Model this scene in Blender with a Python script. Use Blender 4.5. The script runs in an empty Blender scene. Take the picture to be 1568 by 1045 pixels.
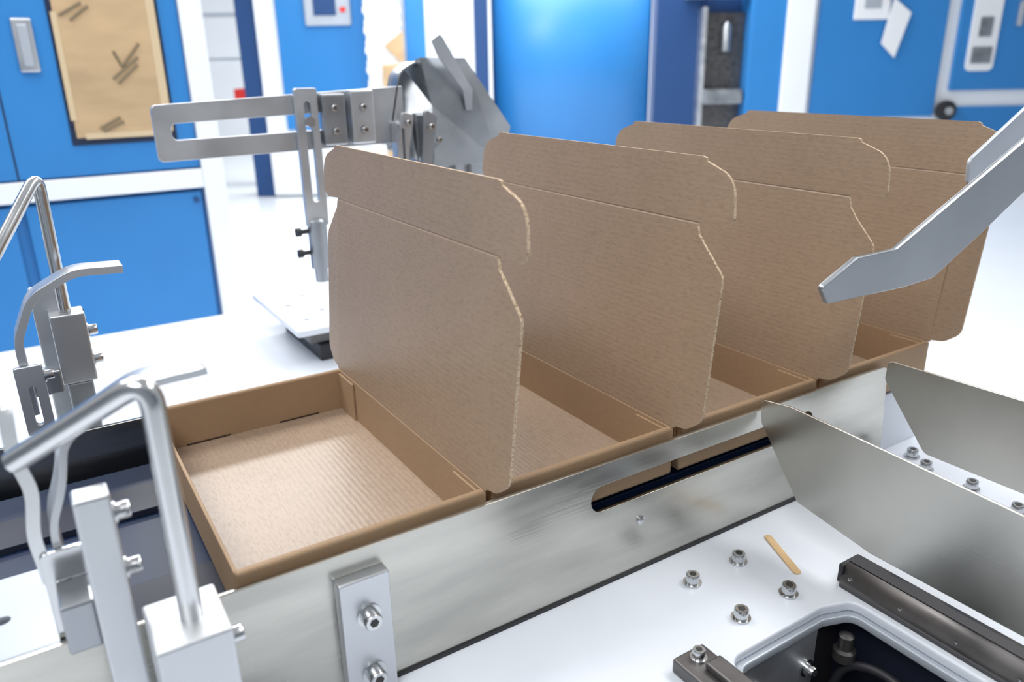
import bpy, bmesh, math
from mathutils import Vector, Matrix
scene=bpy.context.scene
COL=bpy.context.collection
# ------------------------------------------------------------------ materials
def mat(name,col,rough=.5,metal=0.,noise=None,bump=None,spec=None,coat=0,lo=.3,hi=.7,rv=.3):
    m=bpy.data.materials.new(name); m.use_nodes=True
    nt=m.node_tree; b=nt.nodes['Principled BSDF']
    b.inputs['Base Color'].default_value=(*col,1); b.inputs['Roughness'].default_value=rough
    b.inputs['Metallic'].default_value=metal
    if spec is not None: b.inputs['Specular IOR Level'].default_value=spec
    b.inputs['Coat Weight'].default_value=coat
    tc=nt.nodes.new('ShaderNodeTexCoord')
    def nz(sc,det=3,scale=1.):
        mp=nt.nodes.new('ShaderNodeMapping'); mp.inputs['Scale'].default_value=sc
        nt.links.new(tc.outputs['Object'],mp.inputs['Vector'])
        n=nt.nodes.new('ShaderNodeTexNoise'); n.inputs['Scale'].default_value=scale; n.inputs['Detail'].default_value=det
        nt.links.new(mp.outputs[0],n.inputs['Vector']); return n
    if noise:
        n=nz(noise[0])
        r=nt.nodes.new('ShaderNodeValToRGB')
        r.color_ramp.elements[0].position=lo; r.color_ramp.elements[1].position=hi
        a=noise[1]
        r.color_ramp.elements[0].color=(*[c*(1-a) for c in col],1)
        r.color_ramp.elements[1].color=(*[min(1,c*(1+a)) for c in col],1)
        nt.links.new(n.outputs['Fac'],r.inputs['Fac']); nt.links.new(r.outputs['Color'],b.inputs['Base Color'])
        if metal>.5:
            mr=nt.nodes.new('ShaderNodeMapRange'); mr.inputs['From Min'].default_value=lo; mr.inputs['From Max'].default_value=hi
            mr.inputs['To Min'].default_value=rough*(1-rv); mr.inputs['To Max'].default_value=min(1,rough*(1+rv))
            nt.links.new(n.outputs['Fac'],mr.inputs['Value']); nt.links.new(mr.outputs[0],b.inputs['Roughness'])
    if bump:
        n=nz(bump[0],2); bp=nt.nodes.new('ShaderNodeBump'); bp.inputs['Strength'].default_value=bump[1]; bp.inputs['Distance'].default_value=.0005
        nt.links.new(n.outputs['Fac'],bp.inputs['Height']); nt.links.new(bp.outputs[0],b.inputs['Normal'])
    return m
def card(name,col,axis,rough=.75,strength=.35,flute=.0065,spec=.3,fleck=.1):
    m=bpy.data.materials.new(name); m.use_nodes=True; nt=m.node_tree; b=nt.nodes['Principled BSDF']
    b.inputs['Roughness'].default_value=rough; b.inputs['Specular IOR Level'].default_value=spec
    tc=nt.nodes.new('ShaderNodeTexCoord')
    w=nt.nodes.new('ShaderNodeTexWave'); w.wave_type='BANDS'; w.bands_direction=axis
    w.inputs['Scale'].default_value=.314/flute; w.inputs['Distortion'].default_value=.3; w.inputs['Detail'].default_value=1
    nt.links.new(tc.outputs['Object'],w.inputs['Vector'])
    n=nt.nodes.new('ShaderNodeTexNoise'); n.inputs['Scale'].default_value=7; n.inputs['Detail'].default_value=3
    nt.links.new(tc.outputs['Object'],n.inputs['Vector'])
    n2=nt.nodes.new('ShaderNodeTexNoise'); n2.inputs['Scale'].default_value=520; n2.inputs['Detail'].default_value=2
    mp=nt.nodes.new('ShaderNodeMapping'); mp.inputs['Scale'].default_value=(1,.22,1)
    nt.links.new(tc.outputs['Object'],mp.inputs[0]); nt.links.new(mp.outputs[0],n2.inputs['Vector'])
    r=nt.nodes.new('ShaderNodeValToRGB'); r.color_ramp.elements[0].position=.3; r.color_ramp.elements[1].position=.7
    r.color_ramp.elements[0].color=(*[c*.95 for c in col],1); r.color_ramp.elements[1].color=(*[c*1.04 for c in col],1)
    nt.links.new(n.outputs['Fac'],r.inputs[0])
    mx=nt.nodes.new('ShaderNodeMix'); mx.data_type='RGBA'; mx.blend_type='MULTIPLY'; mx.inputs['Factor'].default_value=1
    r2=nt.nodes.new('ShaderNodeValToRGB'); r2.color_ramp.elements[0].position=.25; r2.color_ramp.elements[1].position=.55
    r2.color_ramp.elements[0].color=(1-fleck,1-fleck*1.1,1-fleck*1.2,1); r2.color_ramp.elements[1].color=(1,1,1,1)
    nt.links.new(n2.outputs['Fac'],r2.inputs[0])
    nt.links.new(r.outputs[0],mx.inputs['A']); nt.links.new(r2.outputs[0],mx.inputs['B'])
    nt.links.new(mx.outputs['Result'],b.inputs['Base Color'])
    bp=nt.nodes.new('ShaderNodeBump'); bp.inputs['Strength'].default_value=strength; bp.inputs['Distance'].default_value=.0004
    nt.links.new(w.outputs['Fac'],bp.inputs['Height']); nt.links.new(bp.outputs[0],b.inputs['Normal'])
    return m
M_lid=card('kraft_lid',(.325,.232,.157),'Z',rough=.47,strength=.14,fleck=.18,spec=.5)
M_floor=card('kraft_floor',(.40,.298,.222),'X',rough=.38,strength=.24,spec=.6,fleck=.2)
M_wall=card('kraft_wall',(.35,.235,.142),'X',rough=.6,strength=.05)
M_edge=card('kraft_cut_edge',(.58,.45,.32),'Y',rough=.9,strength=1,flute=.004,fleck=.65)
M_kdark=mat('kraft_slit',(.05,.03,.02),.9)
M_steel=mat('brushed_steel',(.54,.53,.485),.27,1,noise=((5,5,26),.18),bump=((3,3,300),.16))
M_stain=mat('stained_steel',(.63,.62,.575),.33,1,noise=((12,12,9),.06),bump=((3,3,300),.12),rv=.15)
M_bright=mat('polished_steel',(.62,.63,.64),.18,1,noise=((20,20,20),.05))
M_alu=mat('machined_aluminium',(.60,.62,.65),.38,.85,noise=((8,8,8),.05))
M_alud=mat('aluminium_grey',(.38,.40,.43),.34,.9,noise=((8,8,8),.1))
M_table=mat('painted_table',(.68,.72,.79),.3,0,noise=((5,5,5),.04))
M_white=mat('white_paint',(.80,.83,.87),.45,noise=((2,2,2),.02))
M_blue=mat('blue_paint',(.026,.20,.52),.4,noise=((1.5,1.5,1.5),.07))
M_blue2=mat('blue_curved_paint',(.026,.20,.52),.38,noise=((1,1,1),.05))
M_navy=mat('navy_paint',(.004,.015,.05),.5)  # plain dark navy for channel bed, window frame and door seam
M_dblue=mat('dark_blue_paint',(.008,.05,.17),.5)
M_black=mat('black_rubber',(.02,.02,.025),.5)
M_dsteel=mat('dark_rail_steel',(.13,.125,.125),.35,.8,noise=((20,20,20),.2))
M_belt=mat('belt_navy',(.01,.014,.03),.5)
M_hex=mat('hex_socket',(.03,.03,.03),.6)
M_ply=mat('window_cardboard',(.50,.35,.20),.8,noise=((3,3,9),.16))
M_tape=mat('packing_tape',(.60,.47,.30),.35)
M_mark=mat('marker_ink',(.20,.15,.09),.8)
M_paper=mat('paper',(.78,.80,.83),.8)
M_red=mat('red_plastic',(.75,.03,.02),.5)
M_wood=mat('birch_stick',(.62,.43,.23),.7,noise=((60,200,60),.1))
M_ptable=mat('grey_plate',(.46,.50,.56),.35,.3,noise=((5,5,5),.05))
M_flr=mat('epoxy_floor',(.82,.86,.90),.2,noise=((.6,.6,.6),.03))
M_wallp=mat('wall_paint',(.82,.85,.88),.8,noise=((1,1,1),.02))
M_wallf=mat('wall_reflection_grey',(.25,.27,.29),.8,noise=((1,1,1),.1))  # mid grey picked to darken what the steel reflects
# ------------------------------------------------------------------ helpers
def empty(name,loc=(0,0,0),rz=0):
    e=bpy.data.objects.new(name,None); e.empty_display_size=.05; e.location=loc; e.rotation_euler=(0,0,rz); COL.objects.link(e); return e
def add(me,name,parent,m,smooth=False):
    o=bpy.data.objects.new(name,me); COL.objects.link(o)
    if parent: o.parent=parent
    for x in (m if isinstance(m,(list,tuple)) else [m]): me.materials.append(x)
    if smooth:
        for p in me.polygons: p.use_smooth=True
    return o
def bev(o,w,seg=2):
    if w: 
        md=o.modifiers.new('bevel','BEVEL'); md.width=w; md.segments=seg; md.limit_method='ANGLE'
    return o
def box(name,p,x0,x1,y0,y1,z0,z1,m,b=.001,seg=2):
    bm=bmesh.new(); bmesh.ops.create_cube(bm,size=1)
    for v in bm.verts:
        v.co=Vector((x0+(v.co.x+.5)*(x1-x0),y0+(v.co.y+.5)*(y1-y0),z0+(v.co.z+.5)*(z1-z0)))
    me=bpy.data.meshes.new(name); bm.to_mesh(me); bm.free()
    return bev(add(me,name,p,m),b,seg)
def rp(pts,n=6):
    out=[]; N=len(pts)
    for i,p in enumerate(pts):
        r=p[2] if len(p)>2 else 0
        P=Vector(p[:2])
        if r<=0: out.append(P); continue
        a=(Vector(pts[i-1][:2])-P); b=(Vector(pts[(i+1)%N][:2])-P)
        la,lb=a.length,b.length; a.normalize(); b.normalize()
        ang=a.angle(b); t=min(r/math.tan(ang/2),la*.49,lb*.49); rr=t*math.tan(ang/2)
        c=P+(a+b).normalized()*(rr/math.sin(ang/2))
        s=P+a*t-c; e=P+b*t-c; tot=s.angle(e); sg=1 if s.cross(e)>0 else -1
        for k in range(n+1):
            th=sg*tot*k/n
            out.append(c+Vector((s.x*math.cos(th)-s.y*math.sin(th),s.x*math.sin(th)+s.y*math.cos(th))))
    return out
def circ(cx,cy,r,n=24): return [Vector((cx+r*math.cos(2*math.pi*k/n),cy+r*math.sin(2*math.pi*k/n))) for k in range(n)]
def slot(x0,x1,y0,y1):
    r=min(x1-x0,y1-y0)/2*.999
    return rp([(x0,y0,r),(x1,y0,r),(x1,y1,r),(x0,y1,r)],8)
def plate(name,p,outer,t,plane,off,m,holes=(),b=.0006):
    cu=bpy.data.curves.new(name,'CURVE'); cu.dimensions='2D'; cu.fill_mode='BOTH'
    for pts in [outer,*holes]:
        s=cu.splines.new('POLY'); s.points.add(len(pts)-1); s.use_cyclic_u=True
        for q,v in zip(s.points,pts): q.co=(v[0],v[1],0,1)
    cu.extrude=max(t/2-b,1e-5); cu.bevel_depth=b; cu.offset=-b; cu.bevel_resolution=1
    o=bpy.data.objects.new('tmp',cu); COL.objects.link(o)
    dg=bpy.context.evaluated_depsgraph_get(); me=bpy.data.meshes.new_from_object(o.evaluated_get(dg)); me.name=name
    bpy.data.objects.remove(o)
    for v in me.vertices:
        u,w,h=v.co; h+=off+t/2
        v.co={'xz':(u,h,w),'yz':(h,u,w),'xy':(u,w,h)}[plane]
    bm=bmesh.new(); bm.from_mesh(me); bmesh.ops.remove_doubles(bm,verts=bm.verts,dist=1e-6)
    bmesh.ops.recalc_face_normals(bm,faces=bm.faces); bm.to_mesh(me); bm.free()
    me.materials.clear()
    return add(me,name,p,m)
def fillet3(pts,r,n=8):
    pts=[Vector(p) for p in pts]; out=[pts[0]]
    for i in range(1,len(pts)-1):
        P=pts[i]; a=(pts[i-1]-P).normalized(); b=(pts[i+1]-P).normalized()
        t=min(r,(pts[i-1]-P).length*.49,(pts[i+1]-P).length*.49)
        A=P+a*t; B=P+b*t
        for k in range(n+1):
            s=k/n; out.append(A*(1-s)**2+P*2*s*(1-s)+B*s*s)
    out.append(pts[-1]); return out
def tube(name,p,pts,r,m,fr=.02):
    cu=bpy.data.curves.new(name,'CURVE'); cu.dimensions='3D'
    q=fillet3(pts,fr); s=cu.splines.new('POLY'); s.points.add(len(q)-1)
    for a,v in zip(s.points,q): a.co=(*v,1)
    cu.bevel_depth=r; cu.bevel_resolution=8; cu.use_fill_caps=True
    o=bpy.data.objects.new('tmp',cu); COL.objects.link(o)
    dg=bpy.context.evaluated_depsgraph_get(); me=bpy.data.meshes.new_from_object(o.evaluated_get(dg)); me.name=name
    bpy.data.objects.remove(o); me.materials.clear()
    return add(me,name,p,m,True)
def strip(name,p,pts,w,t,plane,off,m,fr=.01):
    c=[Vector((a.x,a.y)) for a in fillet3([(q[0],q[1],0) for q in pts],fr)]
    L=[];R=[]
    for i,P in enumerate(c):
        d=(c[min(i+1,len(c)-1)]-c[max(i-1,0)]).normalized(); n=Vector((-d.y,d.x))*t/2
        L.append(P+n); R.append(P-n)
    return plate(name,p,L+R[::-1],w,plane,off,m,b=.0003)
def lathe(name,p,prof,loc,axis,m,n=24):
    bm=bmesh.new(); rings=[]
    for r,h in prof:
        rings.append([bm.verts.new((r*math.cos(2*math.pi*k/n),r*math.sin(2*math.pi*k/n),h)) for k in range(n)])
    for i in range(len(rings)-1):
        for k in range(n):
            bm.faces.new((rings[i][k],rings[i][(k+1)%n],rings[i+1][(k+1)%n],rings[i+1][k]))
    bm.faces.new(rings[0][::-1]); bm.faces.new(rings[-1])
    q=Vector((0,0,1)).rotation_difference(Vector(axis)).to_matrix().to_4x4()
    bm.transform(Matrix.Translation(loc)@q)
    me=bpy.data.meshes.new(name); bm.to_mesh(me); bm.free()
    o=add(me,name,p,m,False)
    for f in me.polygons: f.use_smooth=True
    md=o.modifiers.new('es','EDGE_SPLIT'); md.split_angle=math.radians(35)
    return o
def bolt(name,p,loc,axis=(0,0,1),s=1.,m=None):
    o=lathe(name,p,[(.0095*s,0),(.0095*s,.0018*s),(.007*s,.0018*s),(.007*s,.0105*s),(.0063*s,.0115*s),(.0038*s,.0115*s)],loc,axis,m or M_bright)
    lathe(name+'_socket',p,[(.0037*s,.0112*s),(.0037*s,.0119*s)],loc,axis,M_hex,6)
    return o
def mesh(name,p,verts,faces,m,solid=0,smooth=False):
    me=bpy.data.meshes.new(name); me.from_pydata([tuple(v) for v in verts],[],faces); me.update()
    o=add(me,name,p,m,smooth)
    if solid:
        md=o.modifiers.new('s','SOLIDIFY'); md.thickness=solid; md.offset=0
    return o
# ------------------------------------------------------------------ room
HA=math.atan2(-.532,.847)
R=HA
def wall(name,x0,x1,y0,y1,z0,z1,m):
    o=box(name,None,x0,x1,y0,y1,z0,z1,m,b=0); o.rotation_euler=(0,0,R); return o
wall('floor',-9,12,-3,15,-.1,0,M_flr)
wall('wall_back',-9,12,15,15.2,0,4.2,M_wallp)
wall('wall_left',-9.2,-9,-3,15,0,4.2,M_wallp)
wall('wall_right',12,12.2,-3,15,0,4.2,M_wallp)
wall('wall_front_for_reflection',-9,12,-3.2,-3,0,4.2,M_wallf)  # unseen dark wall behind the camera, added for the metal to reflect
# ------------------------------------------------------------------ machine bed
T=.85
bed=empty('packing_machine_bed')
hole=rp([(.508,.18,.01),(.692,.18,.01),(.692,.405,.014),(.655,.418,.02),(.508,.418,.02)])
hole2=rp([(.514,.18,.01),(.686,.18,.01),(.686,.400,.014),(.652,.412,.02),(.514,.412,.02)])
plate('table_top',bed,rp([(-1.1,.12,.01),(1.28,.12,.01),(1.28,1.91,.01),(-1.1,1.91,.01)]),.012,'xy',T-.012,M_table,holes=[hole],b=.0025)
plate('table_underplate',bed,rp([(-1.09,.13,.01),(1.27,.13,.01),(1.27,1.90,.01),(-1.09,1.90,.01)]),.01,'xy',T-.022,M_ptable,holes=[hole2],b=.0015)
box('base_front',bed,-1.05,1.23,.17,.178,0,T-.022,M_white)
box('base_far',bed,-1.05,1.23,.43,1.86,0,T-.022,M_white)
box('base_left',bed,-1.05,.49,.178,.43,0,T-.022,M_white)
box('base_right',bed,.71,1.23,.178,.43,0,T-.022,M_white)
box('well_floor',bed,.49,.71,.178,.43,.66,.67,M_black)
box('well_lining_right',bed,.700,.706,.178,.425,.67,T-.023,M_belt)
box('well_lining_dark',bed,.645,.70,.424,.428,.67,T-.023,M_black)
box('well_mount_plate',bed,.495,.648,.414,.428,.67,T-.023,M_alu)
box('well_mount_rib',bed,.515,.53,.30,.414,.67,.80,M_alu)
bolt('well_bolt',bed,(.634,.414,.782),(0,-1,0),s=1.1)
bolt('well_bolt_left',bed,(.565,.414,.782),(0,-1,0),s=1.1)
box('well_motor',bed,.60,.64,.20,.30,.67,.77,M_dsteel,b=.006)
tube('well_hose_a',bed,[(.665,.415,.70),(.672,.39,.79),(.680,.34,.80),(.69,.25,.73)],.005,M_black,.03)
tube('well_hose_b',bed,[(.655,.40,.70),(.662,.35,.78),(.672,.30,.77),(.66,.22,.72)],.004,M_black,.03)
tube('well_hose_c',bed,[(.65,.39,.69),(.655,.36,.76),(.65,.32,.78),(.66,.25,.72)],.003,M_dblue,.03)
lathe('well_fitting',bed,[(.012,0),(.012,.012),(.008,.014),(.008,.03),(.004,.032)],(.672,.395,.79),(0,0,1),M_dsteel)
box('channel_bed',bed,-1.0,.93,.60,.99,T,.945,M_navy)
box('channel_bed_end',bed,.93,1.12,.60,.99,T,.945,M_table)
for k,(a,b_) in enumerate(((.66,.72),(.86,.92))):
    box('drive_belt_%d'%(k+1),bed,-1.0,1.1,a,b_,.945,.953,M_belt)
for x,y in ((.568,.526),(.642,.525),(.643,.453),(.568,.454)): bolt('bed_bolt',bed,(x,y,T),s=1.12)
for x,y in ((1.055,.563),(1.035,.530),(1.035,.464),(1.022,.398)): bolt('bed_bolt',bed,(x,y,T),s=1.15)
g=empty('near_guide_rail')
out=rp([(-.9,.852),(1.0,.852,.004),(.985,1.006,.012),(-.02,1.006),(-.03,1.012,.01),(-.9,1.012)])
plate('rail_plate',g,out,.006,'xz',.580,M_steel,holes=[rp([(.462,.948,.0155),(.83,.948,.0155),(.83,.980,.0155),(.462,.980,.0155)],8)],b=.0005)
plate('mount_bracket',g,rp([(.172,.852,.002),(.220,.852,.002),(.220,.984,.002),(.172,.984,.002)]),.014,'xz',.566,M_alu,b=.0012)
bolt('bracket_bolt_1',g,(.197,.566,.945),(0,-1,0),1.2); bolt('bracket_bolt_2',g,(.197,.566,.881),(0,-1,0),1.2)
lathe('rail_screw',g,[(.0052,0),(.0052,.002),(.003,.0032)],(.534,.580,.917),(0,-1,0),M_bright)
box('rail_gap_dark_strip',g,-.9,.99,.5775,.5865,.8502,.8535,M_black,b=0)  # black strip added to draw the dark gap line under the rail
g2=empty('far_guide_rail')
plate('rail_plate',g2,rp([(-.9,.852),(1.1,.852,.004),(1.1,.995,.012),(-.9,.995)]),.006,'xz',1.02,M_steel,b=.0005)
inf=empty('infeed_plate')
plate('plate',inf,rp([(-.6,.61),(-.012,.61,.004),(-.035,.735,.01),(-.6,.735)]),.006,'xy',.985,M_ptable,holes=[circ(-.076,.67,.006)])
for x in (-.1,-.4): box('plate_leg',inf,x-.02,x+.0,.64,.70,.953,.985,M_alud)
# ------------------------------------------------------------------ mailer boxes
L,W,HT=.2445,.404,.060
def mailer(x0,tilt,wing,tuck,hs=1.):
    e=empty('cardboard_mailer_box',(x0,.592,.954))
    box('floor_panel',e,.001,L-.001,.002,W-.002,0,.003,M_floor,b=0)
    box('near_wall',e,0,L,0,.0085,.0005,HT,M_wall,b=.003,seg=3)
    box('far_wall',e,0,L,W-.0085,W,.0005,HT,M_wall,b=.003,seg=3)
    box('front_wall',e,0,.0035,.0085,W-.0085,.0005,HT-.004,M_wall,b=.001)
    box('back_wall',e,L-.0035,L,.004,W-.004,.0005,HT,M_wall,b=.001)
    box('inner_ear_near',e,L-.0065,L-.0036,.009,.06,.003,HT-.004,M_wall,b=.0008)
    box('inner_ear_far',e,L-.0065,L-.0036,W-.06,W-.009,.003,HT-.004,M_wall,b=.0008)
    box('lock_slit_1',e,.03,.085,W-.0092,W-.0086,.0032,.0052,M_kdark,b=0)
    box('lock_slit_2',e,.15,.205,W-.0092,W-.0086,.0032,.0052,M_kdark,b=0)
    F=.236*hs; TP=.302*hs; cg=.0018; gd=.0009
    earp=[(0,F+cg),(-.034,F-.001,.010),(-.0495,F+.006,.010),(-.044,TP-.015,.028),(-.004,TP-.0015),(-.0035,TP+.0015),(.002,TP+.003)]
    def place(y,z,kind,dx=0):
        x=dx
        if kind=='n': d=-y; x=d*math.sin(wing); y=-d*math.cos(wing)
        if kind=='f': d=y-W; x=d*math.sin(wing); y=W+d*math.cos(wing)
        if kind=='t': d=z-F; x=-d*math.sin(tuck); z=F+d*math.cos(tuck)
        return Vector((x*math.cos(tilt)+z*math.sin(tilt),y,z*math.cos(tilt)-x*math.sin(tilt)))
    V=[];Fc=[]
    def poly(pts,kind):
        i=len(V); V.extend(place(a,b_,kind) for a,b_ in pts); Fc.append(list(range(i,i+len(pts))))
    poly([(0,0),(0,F-cg),(W,F-cg),(W,0)],'m')
    i=len(V); V.extend([place(0,F-cg,'m'),place(W,F-cg,'m'),place(W,F,'m',gd),place(0,F,'m',gd)]); Fc.append([i,i+1,i+2,i+3])
    i=len(V); V.extend([place(0,F,'m',gd),place(W,F,'m',gd),place(W,F+cg,'t'),place(0,F+cg,'t')]); Fc.append([i,i+1,i+2,i+3])
    nw=[tuple(v) for v in rp([(0,.003),(-.020,.006,.02),(-.040,.022,.02),(-.042,.186,.012),(-.014,.214,.01),(-.003,F-.012,.003),(0,F-cg)])]
    poly(nw,'n'); poly([(W-a,b_) for a,b_ in nw][::-1],'f')
    ne=[tuple(v) for v in rp(earp)]
    poly(ne+[(W-a,b_) for a,b_ in ne][::-1],'t')
    o=mesh('lid',e,V,Fc,[M_lid,M_edge])
    bm=bmesh.new(); bm.from_mesh(o.data); bmesh.ops.remove_doubles(bm,verts=bm.verts,dist=1e-5)
    bmesh.ops.recalc_face_normals(bm,faces=bm.faces); bm.to_mesh(o.data); bm.free()
    o.location=(L-.001,0,HT)
    md=o.modifiers.new('s','SOLIDIFY'); md.thickness=.0034; md.offset=0; md.material_offset_rim=1
    return e
xs=[.0945,.3462,.602,.860]
for x,t,wg,tk,hs in zip(xs,(.09,.082,.088,.105),(.05,.06,.07,.06),(.045,.03,.05,.04),(1.,1.005,1.015,1.035)): mailer(x,t,wg,tk,hs)
# ------------------------------------------------------------------ side chute plates on linear rail
ch=empty('side_pusher_channel')
def chA(name,x,d,ys):
    return plate(name,ch,rp(ys),.0035,'yz',x,M_stain,b=.0008)
chA('left_plate',.720,0,[(.10,1.009),(.535,1.028,.02),(.578,1.022,.008),(.574,.992,.012),(.511,.912,.006),(.413,.897,.004),(.10,.897)])
chA('right_plate',.950,0,[(.10,1.035),(.560,1.028,.008),(.562,1.0,.012),(.492,.917,.012),(.10,.917)])
box('carriage_left',ch,.708,.736,.132,.20,.878,.8975,M_alud,b=.002)
box('carriage_right',ch,.938,.966,.14,.24,T,.9175,M_alu,b=.002)
plate('rail',ch,rp([(.700,.851),(.742,.851),(.742,.862),(.735,.866),(.735,.878),(.707,.878),(.707,.866),(.700,.862)]),.30,'xz',.13,M_dsteel,b=.0005)
box('rail_groove',ch,.714,.728,.13,.4302,.8778,.8795,M_black,b=0)
box('rail_end_cap',ch,.704,.738,.4302,.436,.853,.876,M_black,b=.001)
for y in (.42,.36,.30,.24): bolt('rail_bolt',ch,(.7035,y,.8615),s=.3)
st=empty('wooden_stir_stick',(.6965,.506,.85),math.atan2(.072,.031))
plate('stick',st,slot(-.04,.04,-.0047,.0047),.002,'xy',.0002,M_wood,b=.0004)
cb=empty('clamp_block')
box('block',cb,.452,.492,.36,.437,T,.866,M_dsteel,b=.002); box('block_step',cb,.468,.488,.36,.41,.866,.874,M_dsteel,b=.002)
bolt('block_bolt',cb,(.474,.424,.866),s=.9)
# ------------------------------------------------------------------ right blade arm
bl=empty('flap_folding_blade')
P=[(.657,1.199),(.670,1.180),(.799,1.176),(.855,1.178),(.943,1.219),(1.03,1.262),(1.66,1.56),(1.66,1.62),(1.0,1.319),(.776,1.222),(.710,1.222)]
plate('blade',bl,rp([(p[0],p[1],r) for p,r in zip(P,(.004,.004,.02,.02,.02,.0,0,0,.0,.012,.006))]),.007,'xz',.467,M_alud,b=.0012)
plate('back_blade',bl,rp([(1.006,1.263,.004),(.999,1.292,.01),(1.116,1.352),(1.66,1.62),(1.66,1.56),(1.04,1.27)]),.005,'xz',.525,M_ptable,b=.0008)
box('blade_post',bl,1.60,1.68,.44,.55,0,1.66,M_alu,b=.003)
# ------------------------------------------------------------------ forming stations
ns=empty('flap_guide_bracket')
tube('bent_rod',ns,[(.047,.497,1.05),(.0475,.497,1.236),(-.034,.545,1.180)],.0078,M_bright,.022)
box('rod_block',ns,.019,.068,.468,.527,T,1.058,M_alu,b=.002)
box('upright_bar',ns,-.008,.015,.529,.551,T,1.148,M_alu,b=.002)
bolt('bar_bolt_1',ns,(.015,.540,1.129),(1,0,0),.9); bolt('bar_bolt_2',ns,(.015,.540,1.084),(1,0,0),.9)
bolt('block_bolt',ns,(.068,.497,1.030),(1,0,0),.9)
strip('guide_finger',ns,[(-.022,1.045),(-.024,1.10),(-.012,1.130),(-.005,1.165),(.05,1.194),(.098,1.196)],.036,.0055,'xz',.5945,M_alu,.012)
plate('finger_clamp',ns,rp([(-.036,1.0,.004),(-.004,1.0,.004),(-.004,1.085,.004),(-.036,1.085,.004)]),.006,'xz',.588,M_bright,holes=[slot(-.025,-.015,1.012,1.06)])
strip('outer_strip',ns,[(-.033,1.06),(-.036,1.10),(-.030,1.135),(-.036,1.165),(-.034,1.20)],.004,.009,'xz',.5905,M_bright,.01)
bolt('clamp_bolt',ns,(-.004,.600,1.07),(1,0,0),.8)
box('finger_link',ns,-.030,-.008,.551,.588,1.02,1.06,M_alud,b=.002)
fs=empty('flap_guide_bracket')
tube('bent_rod',fs,[(.025,1.12,1.10),(.027,1.12,1.296),(-.045,1.05,1.20)],.0075,M_bright,.02)
box('rod_block',fs,.006,.046,1.10,1.14,1.03,1.122,M_alu,b=.002)
box('rod_block_split',fs,.0455,.0465,1.118,1.122,1.03,1.122,M_black,b=0)
box('upright_bar',fs,-.01,.02,1.141,1.165,T,1.15,M_alu,b=.002)
box('rod_block_lower',fs,.01,.04,1.10,1.14,T,1.03,M_alud,b=.002)
for i,z in enumerate((1.15,1.105,1.065)): bolt('bar_bolt_%d'%i,fs,(.046 if i else .02,1.12 if i else 1.15,z-.012),(1,0,0),1.)
strip('guide_finger',fs,[(-.03,1.02),(-.031,1.113),(-.008,1.163),(.04,1.187),(.094,1.184)],.036,.009,'xz',1.042,M_alu,.014)
box('finger_link',fs,-.032,.006,1.075,1.10,1.03,1.06,M_alud,b=.002)
plate('lower_finger_bar',fs,rp([(-.042,.998,.003),(-.012,.998,.003),(-.012,1.085,.003),(-.042,1.085,.003)]),.007,'xz',1.033,M_alu,holes=[slot(-.031,-.023,1.01,1.06)])
bolt('lower_finger_bolt',fs,(-.012,1.039,1.07),(1,0,0),.9)
lathe('idler_roller',fs,[(.022,0),(.022,.16),(.008,.162),(.008,.18)],(-.22,1.30,1.17),(1,0,0),M_table)
box('roller_mount',fs,-.22,-.18,1.28,1.32,T,1.17,M_alu,b=.002)
# ------------------------------------------------------------------ far arm
ar=empty('lid_closing_arm')
plate('slotted_arm',ar,rp([(.238,1.250,.01),(.74,1.256,.004),(.74,1.372,.004),(.238,1.352,.01)]),.012,'xz',1.60,M_alu,holes=[rp([(.268,1.288,.01),(.60,1.292,.01),(.60,1.326,.01),(.268,1.318,.01)])],b=.001)
plate('upright_slotted_bar',ar,rp([(.500,1.10,.003),(.546,1.10,.003),(.546,1.374,.006),(.500,1.374,.006)]),.014,'xz',1.584,M_alu,holes=[slot(.517,.531,1.15,1.35)],b=.001)
box('slide_block',ar,.552,.60,1.575,1.599,1.262,1.362,M_alud,b=.003); box('slide_block_rear',ar,.61,.66,1.57,1.599,1.262,1.368,M_alu,b=.003)
lathe('bar_bolt',ar,[(.01,0),(.01,.012)],(.524,1.584,1.31),(0,-1,0),M_bright); 
for x in (.575,.635):
    for z in (1.29,1.335): bolt('slide_bolt',ar,(x,1.575 if x<.6 else 1.57,z),(0,-1,0),.9)
lathe('gas_cylinder',ar,[(.014,-.03),(.014,.0),(.02,.0),(.02,.10),(.015,.105)],(.522,1.592,1.01),(0,0,1),M_alud)
for z in (1.045,1.09):
    lathe('cylinder_knob',ar,[(.005,0),(.005,.018),(.009,.018),(.009,.028)],(.504,1.592,z),(-1,0,0),M_black)
mesh('folded_sheet',ar,[(.785,1.60,1.428),(.893,1.60,1.426),(1.0,1.585,1.275),(.952,1.555,1.2),(.785,1.555,1.205),(.80,1.585,1.33),
  (.765,1.65,1.41),(.712,1.66,1.325),(.705,1.62,1.24)],[(0,1,2,3,4,5),(0,5,4,8,7,6)],M_alud,solid=.004)
strip('curved_inner_sheet',ar,[(.712,1.30),(.735,1.40),(.785,1.425),(.80,1.33),(.79,1.22)],.05,.004,'xz',1.60,M_alud,.02)
plate('sheet_fin',ar,rp([(.80,1.462,.006),(.822,1.476,.008),(.895,1.36,.01),(.893,1.318,.004),(.878,1.318,.004),(.872,1.36,.02),(.815,1.43,.01)]),.005,'xz',1.572,M_alu)
plate('angled_link',ar,rp([(.690,1.19,.006),(.716,1.185,.006),(.742,1.315,.006),(.716,1.322,.006)]),.012,'xz',1.555,M_alu,holes=[slot(.712,.718,1.21,1.29)])
plate('angled_link_b',ar,rp([(.748,1.20,.006),(.772,1.20,.006),(.792,1.31,.006),(.764,1.326,.006)]),.010,'xz',1.545,M_alud)
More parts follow.
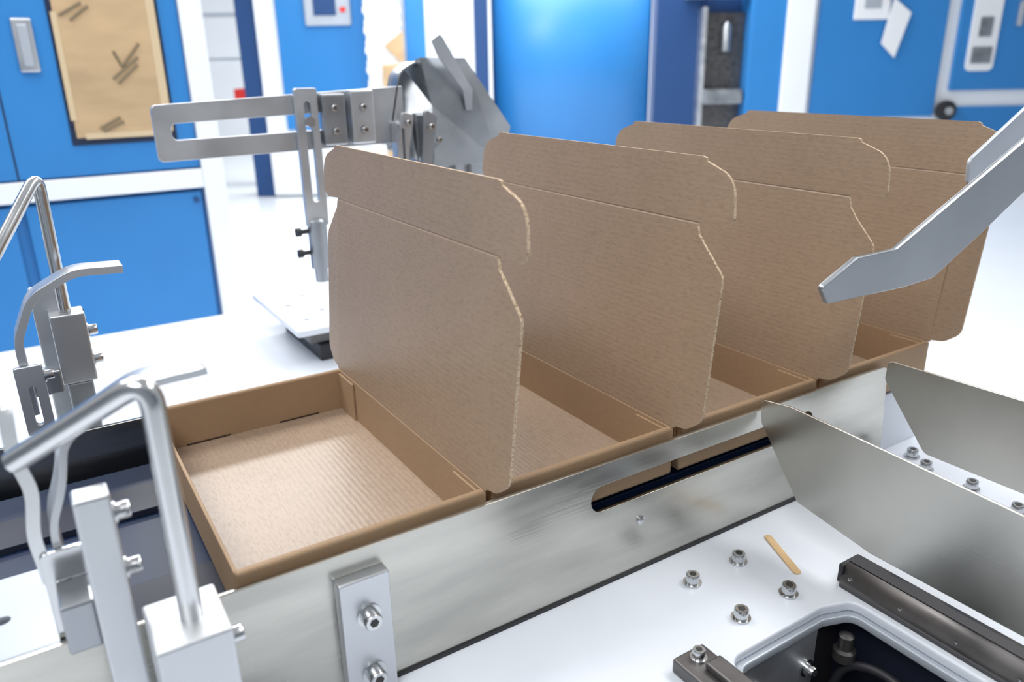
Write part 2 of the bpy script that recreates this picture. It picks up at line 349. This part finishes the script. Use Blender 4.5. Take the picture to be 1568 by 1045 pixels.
box('sheet_clamp',ar,.705,.735,1.567,1.597,1.19,1.30,M_alu,b=.003); box('sheet_clamp_b',ar,.755,.785,1.575,1.597,1.20,1.315,M_alud,b=.003)
bolt('clamp_bolt_1',ar,(.775,1.545,1.29),(0,-1,0),.9); bolt('clamp_bolt_2',ar,(.727,1.555,1.30),(0,-1,0),.8); bolt('clamp_bolt_3',ar,(.80,1.56,1.26),(0,-1,0),.8)
box('lower_rail',ar,.74,.98,1.6135,1.63,1.165,1.205,M_alu,b=.002)
for x in (.80,.86,.90): box('strut',ar,x,x+.02,1.598,1.613,1.07,1.2,M_alu,b=.002)
box('post',ar,.79,.87,1.655,1.72,T,1.27,M_alud,b=.003); box('arm_bracket',ar,.70,.87,1.632,1.654,1.25,1.36,M_alu,b=.002)
sp=empty('mounting_plate')
plate('plate',sp,rp([(.410,1.43,.006),(.62,1.43,.006),(.62,1.765,.006),(.410,1.765,.006)]),.012,'xy',.918,M_table,holes=[circ(.45,1.50,.007),(circ(.50,1.55,.007)),circ(.45,1.62,.007),circ(.50,1.68,.007),circ(.55,1.50,.007)])
box('slide_base',sp,.46,.58,1.46,1.70,T,.885,M_black,b=.003); box('slide_carriage',sp,.445,.60,1.47,1.66,.885,.918,M_dsteel,b=.003)
# ------------------------------------------------------------------ left blue enclosure
cab=empty('blue_machine_enclosure')
y=3.2
box('body',cab,-1.8,.62,y+.02,y+1.0,0,2.3,M_blue,b=.004)
box('panel_upper',cab,-1.8,.618,y,y+.02,1.06,2.3,M_blue,b=.003)
box('band',cab,-1.8,.6195,y-.018,y,.985,1.055,M_white,b=.003)
box('corner_post',cab,.62,.70,y-.02,y+1.0,0,2.3,M_white,b=.004)
plate('lower_door',cab,rp([(.02,.40,.01),(.6,.36,.01),(.605,.97,.01),(.02,.97,.01)]),.02,'xz',y-.005,M_blue,b=.002)
box('lower_trim',cab,-1.8,.619,y-.015,y+.005,.02,.34,M_white,b=.002)
box('lower_door_left',cab,-1.2,-.02,y-.01,y+.01,.38,.97,M_blue,b=.002)
lathe('door_stud',cab,[(.01,0),(.01,.01)],(.585,y-.005,.94),(0,-1,0),M_dblue)
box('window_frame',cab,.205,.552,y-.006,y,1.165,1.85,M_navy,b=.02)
box('window_cardboard',cab,.222,.535,y-.012,y-.006,1.19,1.83,M_ply,b=.002)
box('tape_strip',cab,.512,.540,y-.0135,y-.012,1.2,1.82,M_tape,b=0)
box('tape_patch_bottom',cab,.25,.50,y-.0135,y-.012,1.185,1.205,M_tape,b=0)
box('tape_patch_left',cab,.214,.232,y-.0135,y-.012,1.25,1.6,M_tape,b=0)
for i,(a,b_) in enumerate((((.385,1.475),(.405,1.425)),((.405,1.425),(.47,1.50)),((.37,1.385),(.46,1.455)),((.385,1.37),(.455,1.43)),((.24,1.59),(.31,1.63)),((.27,1.575),(.33,1.62)),((.30,1.22),(.37,1.255)),((.31,1.21),(.38,1.24)))):
    tube('marker_stroke_%d'%i,cab,[(a[0],y-.0125,a[1]),(b_[0],y-.0125,b_[1])],.005,M_mark)
box('handle_plate',cab,.095,.155,y-.012,y,1.41,1.58,M_alu,b=.01); box('handle_recess',cab,.110,.140,y-.018,y-.010,1.43,1.56,M_ptable,b=.006)
box('door_seam',cab,.018,.024,y-.001,y+.001,1.06,2.3,M_navy,b=0)
# ------------------------------------------------------------------ far hall machines
D=9.0
def F(name): return empty(name,(0,0,0),R)
m1=F('blue_control_cabinet')
box('body',m1,-2.70,-.35,D+.05,D+.5,.02,2.9,M_white,b=.01)
box('side_navy',m1,-2.92,-2.70,D+.1,D+.5,0,2.9,M_dblue,b=.01)
box('door_blue',m1,-2.46,-1.50,D,D+.05,.75,2.85,M_blue2,b=.01)
box('door_blue_narrow',m1,-1.09,-.88,D,D+.05,.75,2.85,M_blue2,b=.01)
box('post_seam',m1,-.62,-.60,D+.03,D+.05,.75,2.85,M_ptable,b=0)
box('dark_edge',m1,-.35,-.21,D+.02,D+.5,0,2.9,M_dblue,b=.01)
box('control_panel',m1,-2.14,-1.65,D-.05,D,1.82,2.15,M_ptable,b=.02)
box('control_screen',m1,-2.04,-1.80,D-.06,D-.05,1.92,2.10,M_dblue,b=.01)
box('control_button',m1,-1.76,-1.70,D-.065,D-.05,1.95,2.0,M_red,b=.01)
ps=F('paper_stack_shelf')
for k in range(26): box('sheet_%d'%k,ps,-1.48+.01*(k%3),-1.12-.01*(k%2),D-.3,D-.02,.75+k*.065,.75+k*.065+.063,M_paper,b=.003)
box('rack',ps,-1.50,-1.10,D-.3,D-.02,0,.75,M_white,b=.01)
plate('carton_flap',ps,[(-1.28,1.60),(-1.08,1.42),(-1.08,1.75)],.02,'xz',D-.33,M_ply,b=.001)
box('carton',ps,-1.30,-1.08,D-.42,D-.302,0,1.42,M_ply,b=.01)
m2=F('curved_blue_housing')
vs=[];fc=[]; n=24
for k in range(n+1):
    th=math.radians(210)+math.radians(120)*k/n
    x=.72+1.02*math.cos(th); yy=D+.72+.70*math.sin(th)
    vs+= [(x,yy,0),(x,yy,2.9)]
for k in range(n): fc.append((2*k,2*k+2,2*k+3,2*k+1))
mesh('shell',m2,vs,fc,M_blue2,solid=.02,smooth=True)
m3=F('blue_filling_machine')
box('recess_panel',m3,1.66,2.16,D+.3,D+.6,0,2.9,M_dblue,b=.01)
box('steel_opening_back',m3,2.16,2.62,D+.25,D+.6,0,1.9,M_dsteel,b=.01)
box('steel_back_upper',m3,2.16,2.62,D+.4,D+.6,1.9,2.9,M_dblue,b=.01)
box('steel_opening_frame_l',m3,2.12,2.17,D+.1,D+.3,0,1.95,M_alu,b=.005); box('steel_tray',m3,2.17,2.60,D+.05,D+.25,.95,1.1,M_alud,b=.01)
box('steel_shelf',m3,1.95,2.62,D+.05,D+.3,2.04,2.12,M_ptable,b=.01)
lathe('steel_nozzle',m3,[(.05,0),(.05,.25),(.02,.3)],(2.4,D+.15,1.5),(0,0,1),M_alud)
box('blue_column',m3,2.62,2.99,D,D+.6,.0,2.9,M_blue2,b=.01)
box('white_post',m3,2.99,3.28,D-.04,D+.6,0,2.9,M_white,b=.01)
m4=F('blue_packing_machine')
box('body',m4,3.29,8,D+.05,D+1.5,0,2.9,M_white,b=.01)
box('door_1',m4,3.34,4.72,D,D+.05,.78,2.85,M_blue2,b=.01)
box('door_2',m4,4.86,6.9,D,D+.05,1.05,2.85,M_blue2,b=.01)
box('lower_blue',m4,4.86,6.9,D,D+.05,.3,.88,M_blue2,b=.01)
box('notice',m4,3.70,4.08,D-.02,D,1.79,2.3,M_paper,b=.01); box('notice_print',m4,3.80,3.98,D-.024,D-.02,1.9,2.2,M_ptable,b=0)
plate('hanging_paper',m4,[(4.02,1.55),(4.18,1.40),(4.30,1.85),(4.10,2.0)],.01,'xz',D-.04,M_paper,b=.001)
box('red_switch',m4,4.0,4.08,D-.05,D,2.0,2.06,M_red,b=.01)
plate('door_window',m4,rp([(4.98,1.25,.06),(5.28,1.25,.06),(5.28,2.3,.06),(4.98,2.3,.06)]),.02,'xz',D-.02,M_paper,b=.002)
box('window_content',m4,5.02,5.24,D-.03,D-.02,1.33,1.5,M_alud,b=.02); box('window_content_b',m4,5.06,5.2,D-.03,D-.02,1.6,1.8,M_alud,b=.02)
box('window_2',m4,5.75,5.9,D-.02,D,1.45,2.3,M_dblue,b=.02); box('door_handle',m4,5.45,5.50,D-.05,D,1.7,1.95,M_alu,b=.01)
lathe('hand_wheel',m4,[(.11,0),(.11,.05),(.05,.06),(.05,.08)],(4.84,D-.0,.84),(0,-1,0),M_black); lathe('wheel_hub',m4,[(.04,0),(.04,.03)],(4.84,D-.08,.84),(0,-1,0),M_alu)
sh=F('storage_shelf')
box('side_l',sh,-4.2,-4.16,D+1,D+1.4,0,2.6,M_white); box('side_r',sh,-2.9,-2.86,D+1,D+1.4,0,2.6,M_white)
for z in (.5,.98,1.5,2.0,2.5): box('shelf',sh,-4.16,-2.9,D+1,D+1.4,z,z+.03,M_ptable)
box('red_crate',sh,-3.34,-3.04,D+1,D+1.3,1.01,1.17,M_red,b=.01)
# ------------------------------------------------------------------ lights
w=bpy.data.worlds.new('hall_light'); scene.world=w; w.use_nodes=True
w.node_tree.nodes['Background'].inputs[0].default_value=(.93,.96,1,1); w.node_tree.nodes['Background'].inputs[1].default_value=.55
def area(name,loc,sx,sy,e,rot=(0,0,0)):
    l=bpy.data.lights.new(name,'AREA'); l.shape='RECTANGLE'; l.size=sx; l.size_y=sy; l.energy=e; l.color=(1,.99,.97)
    o=bpy.data.objects.new(name,l); COL.objects.link(o); o.location=loc; o.rotation_euler=rot
area('sheen_strip_light',(-.6,2.4,3.6),2.4,1.2,80)
area('sheen_strip_light',(1.3,5.4,3.8),3.0,.8,200)  # unseen strip light, added to lay a sheen on the tray floors
area('sheen_strip_light',(2.5,.4,3.6),1.2,2.4,90)
area('sheen_strip_light',(5.5,8,4),5,5,650)
area('sheen_strip_light',(-1.2,-.6,3.4),1.5,1.5,60)
# ------------------------------------------------------------------ camera
fz=Vector((-0.0162,-0.942,-0.3355)).normalized(); fx=Vector((0.844,-0.193,0.501)); fx=(fx-fz*fx.dot(fz)).normalized(); fy=fz.cross(fx)
r_=Vector((fx.x,fy.x,fz.x)); d_=Vector((fx.y,fy.y,fz.y)); f_=Vector((fx.z,fy.z,fz.z))
cd=bpy.data.cameras.new('camera'); cam=bpy.data.objects.new('camera',cd); COL.objects.link(cam)
cam.matrix_world=Matrix(((r_.x,-d_.x,-f_.x,0),(r_.y,-d_.y,-f_.y,0),(r_.z,-d_.z,-f_.z,1.414),(0,0,0,1)))
cd.sensor_width=36; cd.lens=27.46; cd.clip_start=.02
cd.dof.use_dof=True; cd.dof.focus_distance=.9; cd.dof.aperture_fstop=4.5
scene.camera=cam
scene.view_settings.view_transform='Standard'
